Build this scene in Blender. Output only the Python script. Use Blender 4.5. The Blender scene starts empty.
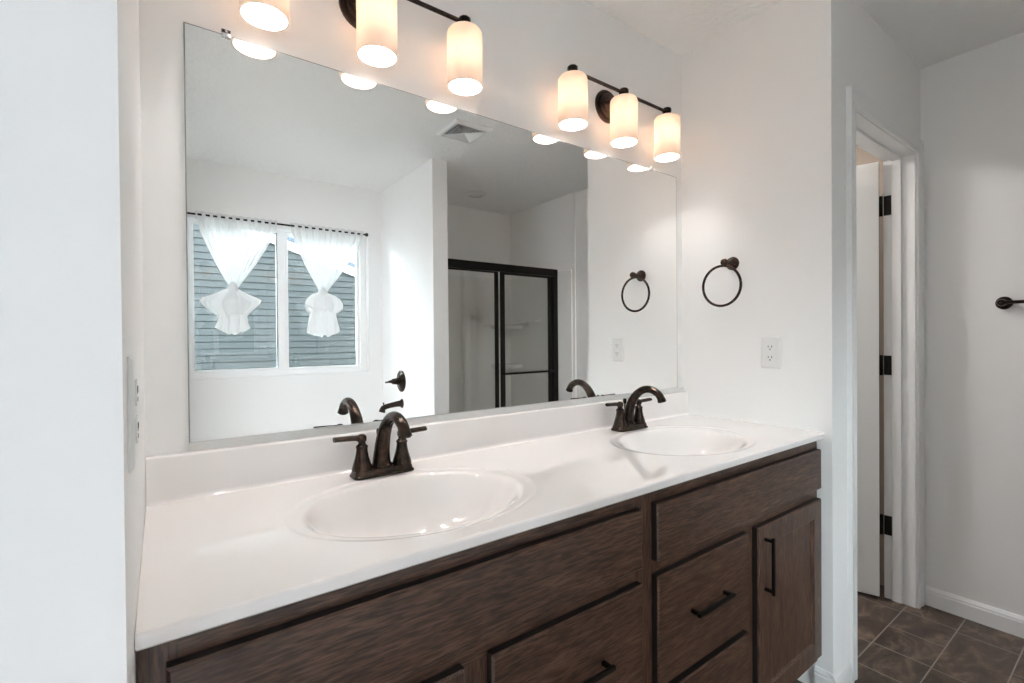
import bpy, bmesh, math, random
from mathutils import Vector, Matrix

S = bpy.context.scene
C = S.collection
PI = math.pi
random.seed(7)

# ------------------------------------------------------------------ camera
CAM = Vector((0.0235, -1.2358, 1.2303))
cam = bpy.data.cameras.new('camera')
cam.sensor_width = 36.0
cam.lens = 480.27 * 36.0 / 1024.0
cam.clip_start = 0.01
cam_o = bpy.data.objects.new('camera', cam)
C.objects.link(cam_o)
_r = Vector((0.80667642, -0.59093603, -0.00823112))
_u = Vector((0.01114941, 0.00129178, 0.99993701))
_f = Vector((0.59088818, 0.80671738, -0.00763064))
cam_o.matrix_world = Matrix(((_r.x, _u.x, -_f.x, CAM.x), (_r.y, _u.y, -_f.y, CAM.y),
                             (_r.z, _u.z, -_f.z, CAM.z), (0, 0, 0, 1)))
S.camera = cam_o

# ------------------------------------------------------------------ sky, exposure
SKY = 1.25
GLOW_W, GLOW_N, GLOW_S = 7.0, 13.5, 56.0
BULB = 220.0
CLOSET_FILL = 28.0
W_ = bpy.data.worlds.new('overcast_sky')
S.world = W_
W_.use_nodes = True
_bg = W_.node_tree.nodes['Background']
# hazy sky with three added glows, placed to light the rooms through their windows
_nt = W_.node_tree
_tc = _nt.nodes.new('ShaderNodeTexCoord')
_sum = None
for _dir, _gl, _edge in (((-0.93, -0.05, 0.36), GLOW_W, 0.60), ((-0.45, 0.80, 0.36), GLOW_N, 0.60), ((-0.68, -0.67, 0.30), GLOW_S, 0.76)):
    _dp = _nt.nodes.new('ShaderNodeVectorMath')
    _dp.operation = 'DOT_PRODUCT'
    _dp.inputs[1].default_value = Vector(_dir).normalized()
    _mr = _nt.nodes.new('ShaderNodeMapRange')
    _mr.interpolation_type = 'SMOOTHSTEP'
    _mr.inputs['From Min'].default_value = _edge
    _mr.inputs['From Max'].default_value = 0.97
    _mr.inputs['To Min'].default_value = 0.0
    _mr.inputs['To Max'].default_value = _gl
    _nt.links.new(_tc.outputs['Generated'], _dp.inputs[0])
    _nt.links.new(_dp.outputs['Value'], _mr.inputs['Value'])
    _ad = _nt.nodes.new('ShaderNodeMath')
    _ad.operation = 'ADD'
    _ad.inputs[1].default_value = SKY
    if _sum is not None:
        _nt.links.new(_sum, _ad.inputs[1])
    _nt.links.new(_mr.outputs['Result'], _ad.inputs[0])
    _sum = _ad.outputs[0]
_nt.links.new(_sum, _bg.inputs['Strength'])
_bg.inputs['Color'].default_value = (0.90, 0.95, 1.0, 1)
S.view_settings.view_transform = 'Standard'
S.view_settings.look = 'None'
S.view_settings.gamma = 1.0
S.view_settings.use_curve_mapping = False
S.view_settings.exposure = 0.55
S.cycles.max_bounces = 24
S.cycles.diffuse_bounces = 16
S.cycles.glossy_bounces = 8
S.cycles.transmission_bounces = 8
S.cycles.transparent_max_bounces = 16
S.cycles.use_denoising = True
S.cycles.sample_clamp_indirect = 12.0

# added fill light, with no fixture, in the room beyond the open door
_l = bpy.data.lights.new('closet_fill', 'AREA')
_l.shape = 'DISK'
_l.size = 0.5
_l.energy = CLOSET_FILL
_lo = bpy.data.objects.new('closet_fill', _l)
_lo.location = (2.15, 0.70, 2.43)
C.objects.link(_lo)


# ------------------------------------------------------------------ materials
def mat(name, col, rough=0.5, metal=0.0, spec=0.5, coat=0.0):
    m = bpy.data.materials.new(name)
    m.use_nodes = True
    b = m.node_tree.nodes['Principled BSDF']
    b.inputs['Base Color'].default_value = (*col, 1)
    b.inputs['Roughness'].default_value = rough
    b.inputs['Metallic'].default_value = metal
    b.inputs['Specular IOR Level'].default_value = spec
    b.inputs['Coat Weight'].default_value = coat
    return m


def nodes(m):
    nt = m.node_tree
    return nt, nt.nodes['Principled BSDF'], nt.links.new


def coords(nt, scale=(1, 1, 1)):
    tc = nt.nodes.new('ShaderNodeTexCoord')
    mp = nt.nodes.new('ShaderNodeMapping')
    mp.inputs['Scale'].default_value = scale
    nt.links.new(tc.outputs['Object'], mp.inputs['Vector'])
    return mp.outputs['Vector']


def add_bump(m, scale, strength, dist=0.002, detail=4.0, ramp=None):
    nt, b, L = nodes(m)
    n = nt.nodes.new('ShaderNodeTexNoise')
    n.inputs['Scale'].default_value = scale
    n.inputs['Detail'].default_value = detail
    L(coords(nt), n.inputs['Vector'])
    src = n.outputs['Fac']
    if ramp:
        r = nt.nodes.new('ShaderNodeValToRGB')
        r.color_ramp.elements[0].position, r.color_ramp.elements[1].position = ramp
        L(src, r.inputs['Fac'])
        src = r.outputs['Color']
    bp = nt.nodes.new('ShaderNodeBump')
    bp.inputs['Strength'].default_value = strength
    bp.inputs['Distance'].default_value = dist
    L(src, bp.inputs['Height'])
    L(bp.outputs['Normal'], b.inputs['Normal'])
    return m


M = {}
M['wall'] = add_bump(mat('wall_paint', (0.905, 0.90, 0.892), 0.55, spec=0.3), 260, 0.10, 0.001)
M['ceiling'] = add_bump(mat('ceiling_texture', (0.89, 0.89, 0.88), 0.85, spec=0.2), 38, 0.45, 0.004, 6, (0.42, 0.6))
M['trim'] = mat('trim_enamel', (0.88, 0.88, 0.88), 0.3)
M['door'] = mat('door_enamel', (0.87, 0.87, 0.86), 0.35)
M['greywall'] = mat('grey_wall_paint', (0.30, 0.31, 0.33), 0.6)
M['tanwall'] = mat('tan_wall_paint', (0.33, 0.28, 0.235), 0.6)
M['carpet'] = add_bump(mat('beige_carpet', (0.50, 0.47, 0.43), 0.95), 400, 0.5, 0.004)
M['edge_shade'] = mat('painted_edge_shade', (0.012, 0.009, 0.008), 0.5)  # shade on the sides of the cabinet fronts, put into the colour
M['gap_shade'] = mat('hinge_gap_shade', (0.07, 0.055, 0.045), 0.7)  # dark brown paints the shade of the door's hinge gap
M['vinyl'] = mat('window_vinyl', (0.93, 0.93, 0.93), 0.3)
M['plastic'] = mat('white_plastic', (0.82, 0.82, 0.81), 0.28)
M['slot'] = mat('outlet_slot', (0.03, 0.03, 0.03), 0.6)
M['black'] = mat('black_metal', (0.012, 0.011, 0.010), 0.35, 0.6)
M['chrome'] = mat('bright_metal', (0.75, 0.75, 0.74), 0.2, 1.0)
M['channel'] = mat('aluminium_channel', (0.70, 0.70, 0.69), 0.5, 0.0)
M['mirror'] = mat('mirror_silver', (0.96, 0.965, 0.96), 0.0, 1.0)
M['glass_edge'] = mat('mirror_edge', (0.36, 0.37, 0.36), 0.15)
M['fiberglass'] = mat('shower_fiberglass', (0.89, 0.88, 0.86), 0.22)
M['seal'] = mat('grey_seal', (0.28, 0.29, 0.30), 0.6)
M['soil'] = add_bump(mat('lawn_ground', (0.10, 0.15, 0.07), 0.9), 12, 0.6, 0.05)
M['housetrim'] = mat('house_trim', (0.80, 0.82, 0.84), 0.5)
M['roof'] = add_bump(mat('asphalt_roof', (0.10, 0.13, 0.17), 0.9), 30, 0.5, 0.02)
M['siding'] = mat('blue_grey_siding', (0.043, 0.050, 0.051), 0.6)
M['bulb'] = mat('lit_bulb', (1, 1, 1), 0.4)
_b = M['bulb'].node_tree.nodes['Principled BSDF']
_b.inputs['Emission Color'].default_value = (1.0, 0.96, 0.93, 1)
_b.inputs['Emission Strength'].default_value = BULB


def make_bronze():
    m = mat('oil_rubbed_bronze', (0.035, 0.026, 0.021), 0.27, 0.75)
    nt, b, L = nodes(m)
    n = nt.nodes.new('ShaderNodeTexNoise')
    n.inputs['Scale'].default_value = 70
    n.inputs['Detail'].default_value = 5
    L(coords(nt), n.inputs['Vector'])
    r = nt.nodes.new('ShaderNodeValToRGB')
    r.color_ramp.elements[0].position = 0.38
    r.color_ramp.elements[0].color = (0.017, 0.013, 0.011, 1)
    r.color_ramp.elements[1].position = 0.72
    r.color_ramp.elements[1].color = (0.075, 0.044, 0.028, 1)
    L(n.outputs['Fac'], r.inputs['Fac'])
    L(r.outputs['Color'], b.inputs['Base Color'])
    return m


M['bronze'] = make_bronze()


def make_marble():
    m = mat('cultured_marble', (0.80, 0.755, 0.725), 0.06, spec=0.6, coat=0.5)
    nt, b, L = nodes(m)
    b.inputs['Coat Roughness'].default_value = 0.015
    n = nt.nodes.new('ShaderNodeTexNoise')
    n.inputs['Scale'].default_value = 3.0
    n.inputs['Detail'].default_value = 6
    n.inputs['Distortion'].default_value = 1.5
    L(coords(nt), n.inputs['Vector'])
    r = nt.nodes.new('ShaderNodeValToRGB')
    r.color_ramp.elements[0].position = 0.3
    r.color_ramp.elements[0].color = (0.85, 0.815, 0.80, 1)
    r.color_ramp.elements[1].position = 0.7
    r.color_ramp.elements[1].color = (0.87, 0.84, 0.825, 1)
    L(n.outputs['Fac'], r.inputs['Fac'])
    L(r.outputs['Color'], b.inputs['Base Color'])
    return m


M['marble'] = make_marble()


def make_wood(name, vertical):
    """dark stained oak; grain runs along X, or along Z when vertical"""
    m = mat(name, (0.05, 0.035, 0.03), 0.34, spec=0.5)
    nt, b, L = nodes(m)
    sc = (16, 30, 2.2) if vertical else (2.2, 30, 16)
    v = coords(nt, sc)
    n1 = nt.nodes.new('ShaderNodeTexNoise')
    n1.inputs['Scale'].default_value = 3.2
    n1.inputs['Detail'].default_value = 7
    n1.inputs['Roughness'].default_value = 0.62
    n1.inputs['Distortion'].default_value = 0.9
    L(v, n1.inputs['Vector'])
    r1 = nt.nodes.new('ShaderNodeValToRGB')
    r1.color_ramp.elements[0].position = 0.30
    r1.color_ramp.elements[0].color = (0.034, 0.0165, 0.0105, 1)
    r1.color_ramp.elements[1].position = 0.74
    r1.color_ramp.elements[1].color = (0.125, 0.070, 0.046, 1)
    e = r1.color_ramp.elements.new(0.52)
    e.color = (0.072, 0.0385, 0.0250, 1)
    L(n1.outputs['Fac'], r1.inputs['Fac'])
    # open pores
    v2 = coords(nt, (95, 120, 9) if vertical else (9, 120, 95))
    n2 = nt.nodes.new('ShaderNodeTexNoise')
    n2.inputs['Scale'].default_value = 3.0
    n2.inputs['Detail'].default_value = 3
    L(v2, n2.inputs['Vector'])
    r2 = nt.nodes.new('ShaderNodeValToRGB')
    r2.color_ramp.elements[0].position = 0.40
    r2.color_ramp.elements[0].color = (0.55, 0.51, 0.49, 1)
    r2.color_ramp.elements[1].position = 0.58
    r2.color_ramp.elements[1].color = (1.42, 1.40, 1.38, 1)
    L(n2.outputs['Fac'], r2.inputs['Fac'])
    mx = nt.nodes.new('ShaderNodeMix')
    mx.data_type = 'RGBA'
    mx.blend_type = 'MULTIPLY'
    mx.inputs['Factor'].default_value = 1.0
    L(r1.outputs['Color'], mx.inputs[6])
    L(r2.outputs['Color'], mx.inputs[7])
    L(mx.outputs[2], b.inputs['Base Color'])
    bp = nt.nodes.new('ShaderNodeBump')
    bp.inputs['Strength'].default_value = 0.18
    bp.inputs['Distance'].default_value = 0.0006
    L(n2.outputs['Fac'], bp.inputs['Height'])
    L(bp.outputs['Normal'], b.inputs['Normal'])
    return m


M['wood_h'] = make_wood('dark_oak_across', False)
M['wood_v'] = make_wood('dark_oak_upright', True)


def make_tile():
    m = mat('slate_look_tile', (0.06, 0.05, 0.045), 0.38)
    nt, b, L = nodes(m)
    v = coords(nt)
    mp = v.node
    mp.inputs['Location'].default_value = (0.217, 0.7215, 0)
    br = nt.nodes.new('ShaderNodeTexBrick')
    br.offset = 0.5
    br.offset_frequency = 2
    br.squash = 0.52
    br.squash_frequency = 2
    br.inputs['Scale'].default_value = 1.0
    br.inputs['Brick Width'].default_value = 0.36
    br.inputs['Row Height'].default_value = 0.183
    br.inputs['Mortar Size'].default_value = 0.0022
    br.inputs['Mortar Smooth'].default_value = 0.1
    br.inputs['Color1'].default_value = (0.75, 0.75, 0.75, 1)
    br.inputs['Color2'].default_value = (1.25, 1.2, 1.15, 1)
    br.inputs['Mortar'].default_value = (0, 0, 0, 1)
    L(v, br.inputs['Vector'])
    n = nt.nodes.new('ShaderNodeTexNoise')
    n.inputs['Scale'].default_value = 9
    n.inputs['Detail'].default_value = 9
    n.inputs['Roughness'].default_value = 0.66
    n.inputs['Distortion'].default_value = 1.1
    L(coords(nt, (0.7, 1.4, 1)), n.inputs['Vector'])
    r = nt.nodes.new('ShaderNodeValToRGB')
    r.color_ramp.elements[0].position = 0.32
    r.color_ramp.elements[0].color = (0.030, 0.021, 0.016, 1)
    r.color_ramp.elements[1].position = 0.75
    r.color_ramp.elements[1].color = (0.23, 0.165, 0.12, 1)
    e = r.color_ramp.elements.new(0.52)
    e.color = (0.068, 0.048, 0.037, 1)
    L(n.outputs['Fac'], r.inputs['Fac'])
    mu = nt.nodes.new('ShaderNodeMix')
    mu.data_type = 'RGBA'
    mu.blend_type = 'MULTIPLY'
    mu.inputs['Factor'].default_value = 1
    L(r.outputs['Color'], mu.inputs[6])
    L(br.outputs['Color'], mu.inputs[7])
    mo = nt.nodes.new('ShaderNodeMix')
    mo.data_type = 'RGBA'
    mo.inputs[7].default_value = (0.24, 0.215, 0.19, 1)
    L(br.outputs['Fac'], mo.inputs['Factor'])
    L(mu.outputs[2], mo.inputs[6])
    L(mo.outputs[2], b.inputs['Base Color'])
    bp = nt.nodes.new('ShaderNodeBump')
    bp.inputs['Strength'].default_value = 0.4
    bp.inputs['Distance'].default_value = 0.002
    bp.invert = True
    L(br.outputs['Fac'], bp.inputs['Height'])
    L(bp.outputs['Normal'], b.inputs['Normal'])
    return m


M['tile'] = make_tile()


def make_pane(name, tint, boost=1.0):
    """thin window glass: clear, with a fresnel reflection"""
    m = bpy.data.materials.new(name)
    m.use_nodes = True
    nt = m.node_tree
    nt.nodes.clear()
    out = nt.nodes.new('ShaderNodeOutputMaterial')
    tr = nt.nodes.new('ShaderNodeBsdfTransparent')
    tr.inputs['Color'].default_value = (*tint, 1)
    gl = nt.nodes.new('ShaderNodeBsdfGlossy')
    gl.inputs['Roughness'].default_value = 0.0
    gl.inputs['Color'].default_value = (1, 1, 1, 1)
    fr = nt.nodes.new('ShaderNodeFresnel')
    fr.inputs['IOR'].default_value = 1.5
    mu = nt.nodes.new('ShaderNodeMath')
    mu.operation = 'MULTIPLY'
    mu.inputs[1].default_value = boost
    mx = nt.nodes.new('ShaderNodeMixShader')
    nt.links.new(fr.outputs['Fac'], mu.inputs[0])
    nt.links.new(mu.outputs[0], mx.inputs['Fac'])
    nt.links.new(tr.outputs[0], mx.inputs[1])
    nt.links.new(gl.outputs[0], mx.inputs[2])
    nt.links.new(mx.outputs[0], out.inputs['Surface'])
    return m


M['pane'] = make_pane('window_glass', (0.93, 0.97, 0.97), 1.0)
M['shower_glass'] = make_pane('shower_glass', (0.92, 0.93, 0.92), 1.0)


def make_cloth(name, clear, tl=0.32):
    m = bpy.data.materials.new(name)
    m.use_nodes = True
    nt = m.node_tree
    nt.nodes.clear()
    out = nt.nodes.new('ShaderNodeOutputMaterial')
    tr = nt.nodes.new('ShaderNodeBsdfTransparent')
    df = nt.nodes.new('ShaderNodeBsdfDiffuse')
    df.inputs['Color'].default_value = (0.92, 0.92, 0.92, 1)
    ts = nt.nodes.new('ShaderNodeBsdfTranslucent')
    ts.inputs['Color'].default_value = (0.92, 0.92, 0.92, 1)
    m1 = nt.nodes.new('ShaderNodeMixShader')
    m1.inputs['Fac'].default_value = tl
    m2 = nt.nodes.new('ShaderNodeMixShader')
    m2.inputs['Fac'].default_value = clear
    nt.links.new(df.outputs[0], m1.inputs[1])
    nt.links.new(ts.outputs[0], m1.inputs[2])
    nt.links.new(m1.outputs[0], m2.inputs[1])
    nt.links.new(tr.outputs[0], m2.inputs[2])
    nt.links.new(m2.outputs[0], out.inputs['Surface'])
    return m


M['sheer'] = make_cloth('sheer_voile', 0.18)
M['voile_fold'] = make_cloth('gathered_voile', 0.04)


def make_shade():
    """opal glass: lets the bulb's light through, scattered"""
    m = bpy.data.materials.new('opal_glass')
    m.use_nodes = True
    nt = m.node_tree
    nt.nodes.clear()
    out = nt.nodes.new('ShaderNodeOutputMaterial')
    ts = nt.nodes.new('ShaderNodeBsdfTranslucent')
    ts.inputs['Color'].default_value = (0.42, 0.34, 0.28, 1)
    df = nt.nodes.new('ShaderNodeBsdfDiffuse')
    df.inputs['Color'].default_value = (0.9, 0.87, 0.83, 1)
    gl = nt.nodes.new('ShaderNodeBsdfGlossy')
    gl.inputs['Roughness'].default_value = 0.15
    m1 = nt.nodes.new('ShaderNodeMixShader')
    m1.inputs['Fac'].default_value = 0.5
    m2 = nt.nodes.new('ShaderNodeMixShader')
    m2.inputs['Fac'].default_value = 0.05
    nt.links.new(df.outputs[0], m1.inputs[1])
    nt.links.new(ts.outputs[0], m1.inputs[2])
    nt.links.new(m1.outputs[0], m2.inputs[1])
    nt.links.new(gl.outputs[0], m2.inputs[2])
    nt.links.new(m2.outputs[0], out.inputs['Surface'])
    return m


M['shade'] = make_shade()


# ------------------------------------------------------------------ mesh helpers (all in world coordinates)
def NB():
    return bmesh.new()


def box(bm, x0, x1, y0, y1, z0, z1, bev=0.0, seg=2):
    x0, x1 = min(x0, x1), max(x0, x1)
    y0, y1 = min(y0, y1), max(y0, y1)
    z0, z1 = min(z0, z1), max(z0, z1)
    t = bmesh.new()
    r = bmesh.ops.create_cube(t, size=1)
    for v in r['verts']:
        v.co = Vector((x0 + (v.co.x + .5) * (x1 - x0), y0 + (v.co.y + .5) * (y1 - y0), z0 + (v.co.z + .5) * (z1 - z0)))
    if bev:
        bmesh.ops.bevel(t, geom=t.edges[:], offset=bev, segments=seg, profile=0.5, affect='EDGES')
    me = bpy.data.meshes.new('tmp')
    t.to_mesh(me)
    t.free()
    bm.from_mesh(me)
    bpy.data.meshes.remove(me)
    return bm


def frame_of(d):
    d = d.normalized()
    a = Vector((0, 0, 1)) if abs(d.z) < 0.9 else Vector((1, 0, 0))
    x = d.cross(a).normalized()
    return x, d.cross(x).normalized()


def rings(bm, rs, close0=True, close1=True, loop=False):
    """rs: list of lists of points; skins consecutive rings"""
    vv = [[bm.verts.new(p) for p in r] for r in rs]
    n = len(vv[0])
    pairs = list(zip(vv[:-1], vv[1:]))
    if loop:
        pairs.append((vv[-1], vv[0]))
    for a, b in pairs:
        for i in range(n):
            j = (i + 1) % n
            bm.faces.new((a[i], a[j], b[j], b[i]))
    if not loop:
        if close0:
            bm.faces.new(list(reversed(vv[0])))
        if close1:
            bm.faces.new(vv[-1])
    return bm


def lathe(bm, o, axis, prof, n=32, close0=True, close1=True):
    """prof: (radius, distance along axis)"""
    axis = Vector(axis).normalized()
    x, y = frame_of(axis)
    o = Vector(o)
    rs = []
    for r, h in prof:
        r = max(r, 1e-5)
        rs.append([o + axis * h + (x * math.cos(2 * PI * k / n) + y * math.sin(2 * PI * k / n)) * r for k in range(n)])
    return rings(bm, rs, close0, close1)


def tube(bm, pts, rad, n=14, loop=False, sx=1.0, sy=1.0, up=None):
    """tube along pts; rad a number or a list; sx, sy stretch the section"""
    P = [Vector(p) for p in pts]
    rs = []
    prev = None
    for i, p in enumerate(P):
        if loop:
            d = P[(i + 1) % len(P)] - P[i - 1]
        else:
            d = P[min(i + 1, len(P) - 1)] - P[max(i - 1, 0)]
        d.normalize()
        if up is not None:
            x = Vector(up)
            x = (x - d * x.dot(d)).normalized()
        elif prev is None:
            x, _ = frame_of(d)
        else:
            x = (prev - d * prev.dot(d)).normalized()
        prev = x
        y = d.cross(x)
        r = rad[i] if isinstance(rad, (list, tuple)) else rad
        ax = sx[i] if isinstance(sx, (list, tuple)) else sx
        ay = sy[i] if isinstance(sy, (list, tuple)) else sy
        rs.append([p + (x * math.cos(2 * PI * k / n) * ax + y * math.sin(2 * PI * k / n) * ay) * r for k in range(n)])
    return rings(bm, rs, loop=loop)


def prism(bm, pts, vec):
    """polygon pts extruded by vec"""
    vec = Vector(vec)
    a = [bm.verts.new(Vector(p)) for p in pts]
    b = [bm.verts.new(Vector(p) + vec) for p in pts]
    n = len(a)
    bm.faces.new(a)
    bm.faces.new(list(reversed(b)))
    for i in range(n):
        j = (i + 1) % n
        bm.faces.new((a[i], b[i], b[j], a[j]))
    return bm


def catmull(pts, n=8):
    P = [Vector(p) for p in pts]
    P = [P[0] * 2 - P[1]] + P + [P[-1] * 2 - P[-2]]
    out = []
    for i in range(1, len(P) - 2):
        for k in range(n):
            t = k / n
            a, b, c, d = P[i - 1], P[i], P[i + 1], P[i + 2]
            out.append(0.5 * ((2 * b) + (c - a) * t + (2 * a - 5 * b + 4 * c - d) * t * t + (3 * b - a - 3 * c + d) * t ** 3))
    out.append(P[-2])
    return out


def lerp(tab, t):
    for (a, va), (b, vb) in zip(tab[:-1], tab[1:]):
        if t <= b:
            k = (t - a) / (b - a) if b > a else 0
            k = max(0, min(1, k))
            return va + (vb - va) * k
    return tab[-1][1]


def obj(name, bm, m, parent=None, smooth=None, normals=True):
    me = bpy.data.meshes.new(name)
    if normals:
        bmesh.ops.recalc_face_normals(bm, faces=bm.faces[:])
    bm.to_mesh(me)
    bm.free()
    me.materials.append(m)
    if smooth is not None:
        me.polygons.foreach_set('use_smooth', [True] * len(me.polygons))
        if smooth < 179:
            me.set_sharp_from_angle(angle=math.radians(smooth))
    o = bpy.data.objects.new(name, me)
    C.objects.link(o)
    if parent is not None:
        o.parent = parent
        if parent.type == 'EMPTY':
            o.location = -parent.location      # the mesh is written in world coordinates
    return o


def thing(name, label, cat, loc, group=None):
    o = bpy.data.objects.new(name, None)
    o.empty_display_size = 0.05
    C.objects.link(o)
    o.location = loc
    return tag(o, label, cat, group)


def tag(o, label, cat, group=None):
    o['label'] = label
    o['category'] = cat
    if group:
        o['group'] = group
    return o


def struct(name, bm, m, parent=None, smooth=None):
    o = obj(name, bm, m, parent, smooth)
    if parent is None:
        o['kind'] = 'structure'
    return o


def struct_empty(name, loc):
    o = bpy.data.objects.new(name, None)
    C.objects.link(o)
    o.location = loc
    o['kind'] = 'structure'
    return o


def dup(root, delta, label=None):
    r = root.copy()
    C.objects.link(r)
    r.location = root.location + Vector(delta)
    if label:
        r['label'] = label

    def rec(src, dst):
        for ch in list(src.children):
            c = ch.copy()
            C.objects.link(c)
            c.parent = dst
            rec(ch, c)
    rec(root, r)
    return r


# ------------------------------------------------------------------ the room
H = 2.44
XL = -0.004          # left wall
W = 1.8474           # side wall of the vanity alcove
XR = 2.8321          # right wall
YE = -0.5685         # wall with the door
YB = -2.6042         # window wall
YJ = -0.70           # end of the left wall stub (doorway jamb)
BW = 0.006           # back wall face, behind the mirror
XO, XJ = 2.034, 2.75  # door opening
ZH = 2.037           # its head
YI = YE + 0.1165     # inner face of the door wall
X1, X2, YW = 1.5062, 1.6179, -1.6761   # wing wall between tub and shower
WX0, WX1, WZ0, WZ1 = 0.172, 1.394, 0.968, 2.05   # window opening

b = NB(); box(b, -2.4, 3.4, -2.76, 1.3, -0.08, 0.0)
struct('floor', b, M['tile'])
b = NB(); box(b, -2.4, 3.4, -2.76, 1.3, H, H + 0.1)
struct('ceiling', b, M['ceiling'])
b = NB(); box(b, -0.12, 1.96, BW, 0.12, 0, H)
struct('wall_back', b, M['wall'])
b = NB(); box(b, W, 1.96, YI, BW, 0, H); box(b, W, XO - 0.016, YE, YI, 0, H)
box(b, XJ + 0.016, 3.3, YE, YI, 0, H); box(b, XO - 0.016, XJ + 0.016, YE, YI, ZH + 0.016, H)
struct('wall_door_side', b, M['wall'])
b = NB(); box(b, -0.119, XL, YJ, BW, 0, H); box(b, -0.119, XL, -1.52, YJ, 2.05, H); box(b, -0.119, XL, YB, -1.52, 0, H)
struct('wall_left', b, M['wall'])
b = NB(); box(b, XR, 2.95, YB, YE, 0, H); box(b, 2.822, XR, YB, -1.69, 0, H)
struct('wall_right', b, M['wall'])
b = NB()
box(b, -0.119, WX0, YB - 0.14, YB, 0, H); box(b, WX1, 2.95, YB - 0.14, YB, 0, H)
box(b, WX0, WX1, YB - 0.14, YB, 0, WZ0); box(b, WX0, WX1, YB - 0.14, YB, WZ1, H)
struct('wall_window_side', b, M['wall'])
b = NB(); box(b, X1, X2, YB, YW, 0, H)
struct('wall_wing', b, M['wall'])
b = NB(); box(b, 1.96, 3.0, 1.1, 1.2, 0, H); box(b, 2.87, 3.0, YI, 1.1, 0, H)
box(b, 1.96, 2.0, BW, 1.1, 0, H)
struct('wall_closet', b, M['tanwall'])
# unseen bedroom behind the left doorway, added with two windows to bring in daylight
b = NB()
box(b, -2.3, -2.2, -2.74, -0.45, 0, H); box(b, -2.3, -2.2, 1.0, 1.3, 0, H)
box(b, -2.3, -2.2, -0.45, 1.0, 0, 0.12); box(b, -2.3, -2.2, -0.45, 1.0, 2.3, H)
box(b, -2.2, -2.1, 1.2, 1.3, 0, H); box(b, -.25, -.02, 1.2, 1.3, 0, H)
box(b, -2.1, -.25, 1.2, 1.3, 0, .12); box(b, -2.1, -.25, 1.2, 1.3, 2.3, H)
box(b, -2.2, -0.119, -2.74, -2.62, 0, H); box(b, -0.12, -0.02, 0.12, 1.2, 0, H)
struct('wall_bedroom', b, M['greywall'])  # grey chosen to cut the light bounced onto the doorway jamb
b = NB(); box(b, -2.2, -0.12, -2.62, 1.2, 0.0005, 0.01)
struct('floor_carpet', b, M['carpet'])  # pale carpet added to bounce daylight up through the doorway
b = NB()
for a in ((-0.45, -.39, .12, 2.3), (.94, 1.0, .12, 2.3), (-.39, .94, .12, .18), (-.39, .94, 2.24, 2.3), (.245, .305, .18, 2.24)):
    box(b, -2.28, -2.22, *a)
struct('added_window_w', b, M['vinyl'])  # added window, unseen, sends daylight through the doorway
b = NB()
for x0, x1, z0, z1 in ((-2.1, -2.04, .12, 2.3), (-.31, -.25, .12, 2.3), (-2.04, -.31, .12, .18), (-2.04, -.31, 2.24, 2.3), (-1.2, -1.14, .18, 2.24)):
    box(b, x0, x1, 1.22, 1.28, z0, z1)
struct('added_window_n', b, M['vinyl'])  # second added window, unseen, to brighten the bathroom's window wall
b = NB()
prism(b, [(-2.5, -2.9, H + .11), (-2.5, 1.5, H + .11), (-2.5, -.7, 4.7)], (6.0, 0, 0))
struct('roof', b, M['roof'])  # unseen roof, added to keep the sky glow off the neighbour's siding

# baseboards, with a moulded top edge
BPROF = [(0, 0), (0.0125, 0), (0.0125, 0.060), (0.0105, 0.066), (0.0105, 0.072), (0.006, 0.080), (0.004, 0.084), (0, 0.084)]


def baseboard(name, x0, y0, x1, y1, nx, ny):
    bb = NB()
    prism(bb, [(x0 + nx * d, y0 + ny * d, z) for d, z in BPROF], (x1 - x0, y1 - y0, 0))
    return struct(name, bb, M['trim'])


baseboard('baseboard_right', XR, YE - 0.017, XR, -1.69, -1, 0)
baseboard('baseboard_door_side', W - 0.012, YE, 1.970, YE, 0, -1)
baseboard('baseboard_alcove', W, YE, W, -0.515, -1, 0)
baseboard('baseboard_left', XL, -1.55, XL, -1.80, 1, 0)

# ---- doorway in the right: jambs, stops, casing and the open door
b = NB()
box(b, XO - 0.016, XO, YE, YI, 0, ZH + 0.016); box(b, XJ, XJ + 0.016, YE, YI, 0, ZH + 0.016)
box(b, XO, XJ, YE, YI, ZH, ZH + 0.016)
struct('trim_1', b, M['trim'])
b = NB()
box(b, XO, XO + 0.011, YE + .048, YE + .084, 0, ZH, .002); box(b, XJ - 0.011, XJ, YE + .048, YE + .084, 0, ZH, .002)
box(b, XO, XJ, YE + .048, YE + .084, ZH - 0.011, ZH, .002)
struct('trim_2', b, M['trim'])
CPROF = [(0, 0), (0.0, 0.010), (0.006, 0.0135), (0.016, 0.0135), (0.020, 0.011), (0.040, 0.014), (0.050, 0.017), (0.057, 0.017), (0.057, 0)]


def casing(bm, xa, xb, z, yw, sgn=-1):
    """mitred casing around an opening xa..xb up to z on the wall plane yw"""
    def ring(ax, az, ox, oz):
        return [(ax + ox * w, yw + sgn * t, az + oz * w) for w, t in CPROF]
    rings(bm, [ring(xa, 0, -1, 0), ring(xa, z, -1, 1), ring(xb, z, 1, 1), ring(xb, 0, 1, 0)])


b = NB(); casing(b, XO - 0.005, XJ + 0.005, ZH + 0.005, YE)
struct('trim_3', b, M['trim'])

door = struct_empty('door_1', (XJ - 0.004, YI + 0.004, 0.012))
HX, HY = XJ - 0.006, YI + 0.013
DA = math.radians(71.5)      # how far it stands open, from its closed direction -X
du = Vector((math.cos(PI - DA), math.sin(PI - DA), 0))
dn = Vector((-du.y, du.x, 0))


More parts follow.
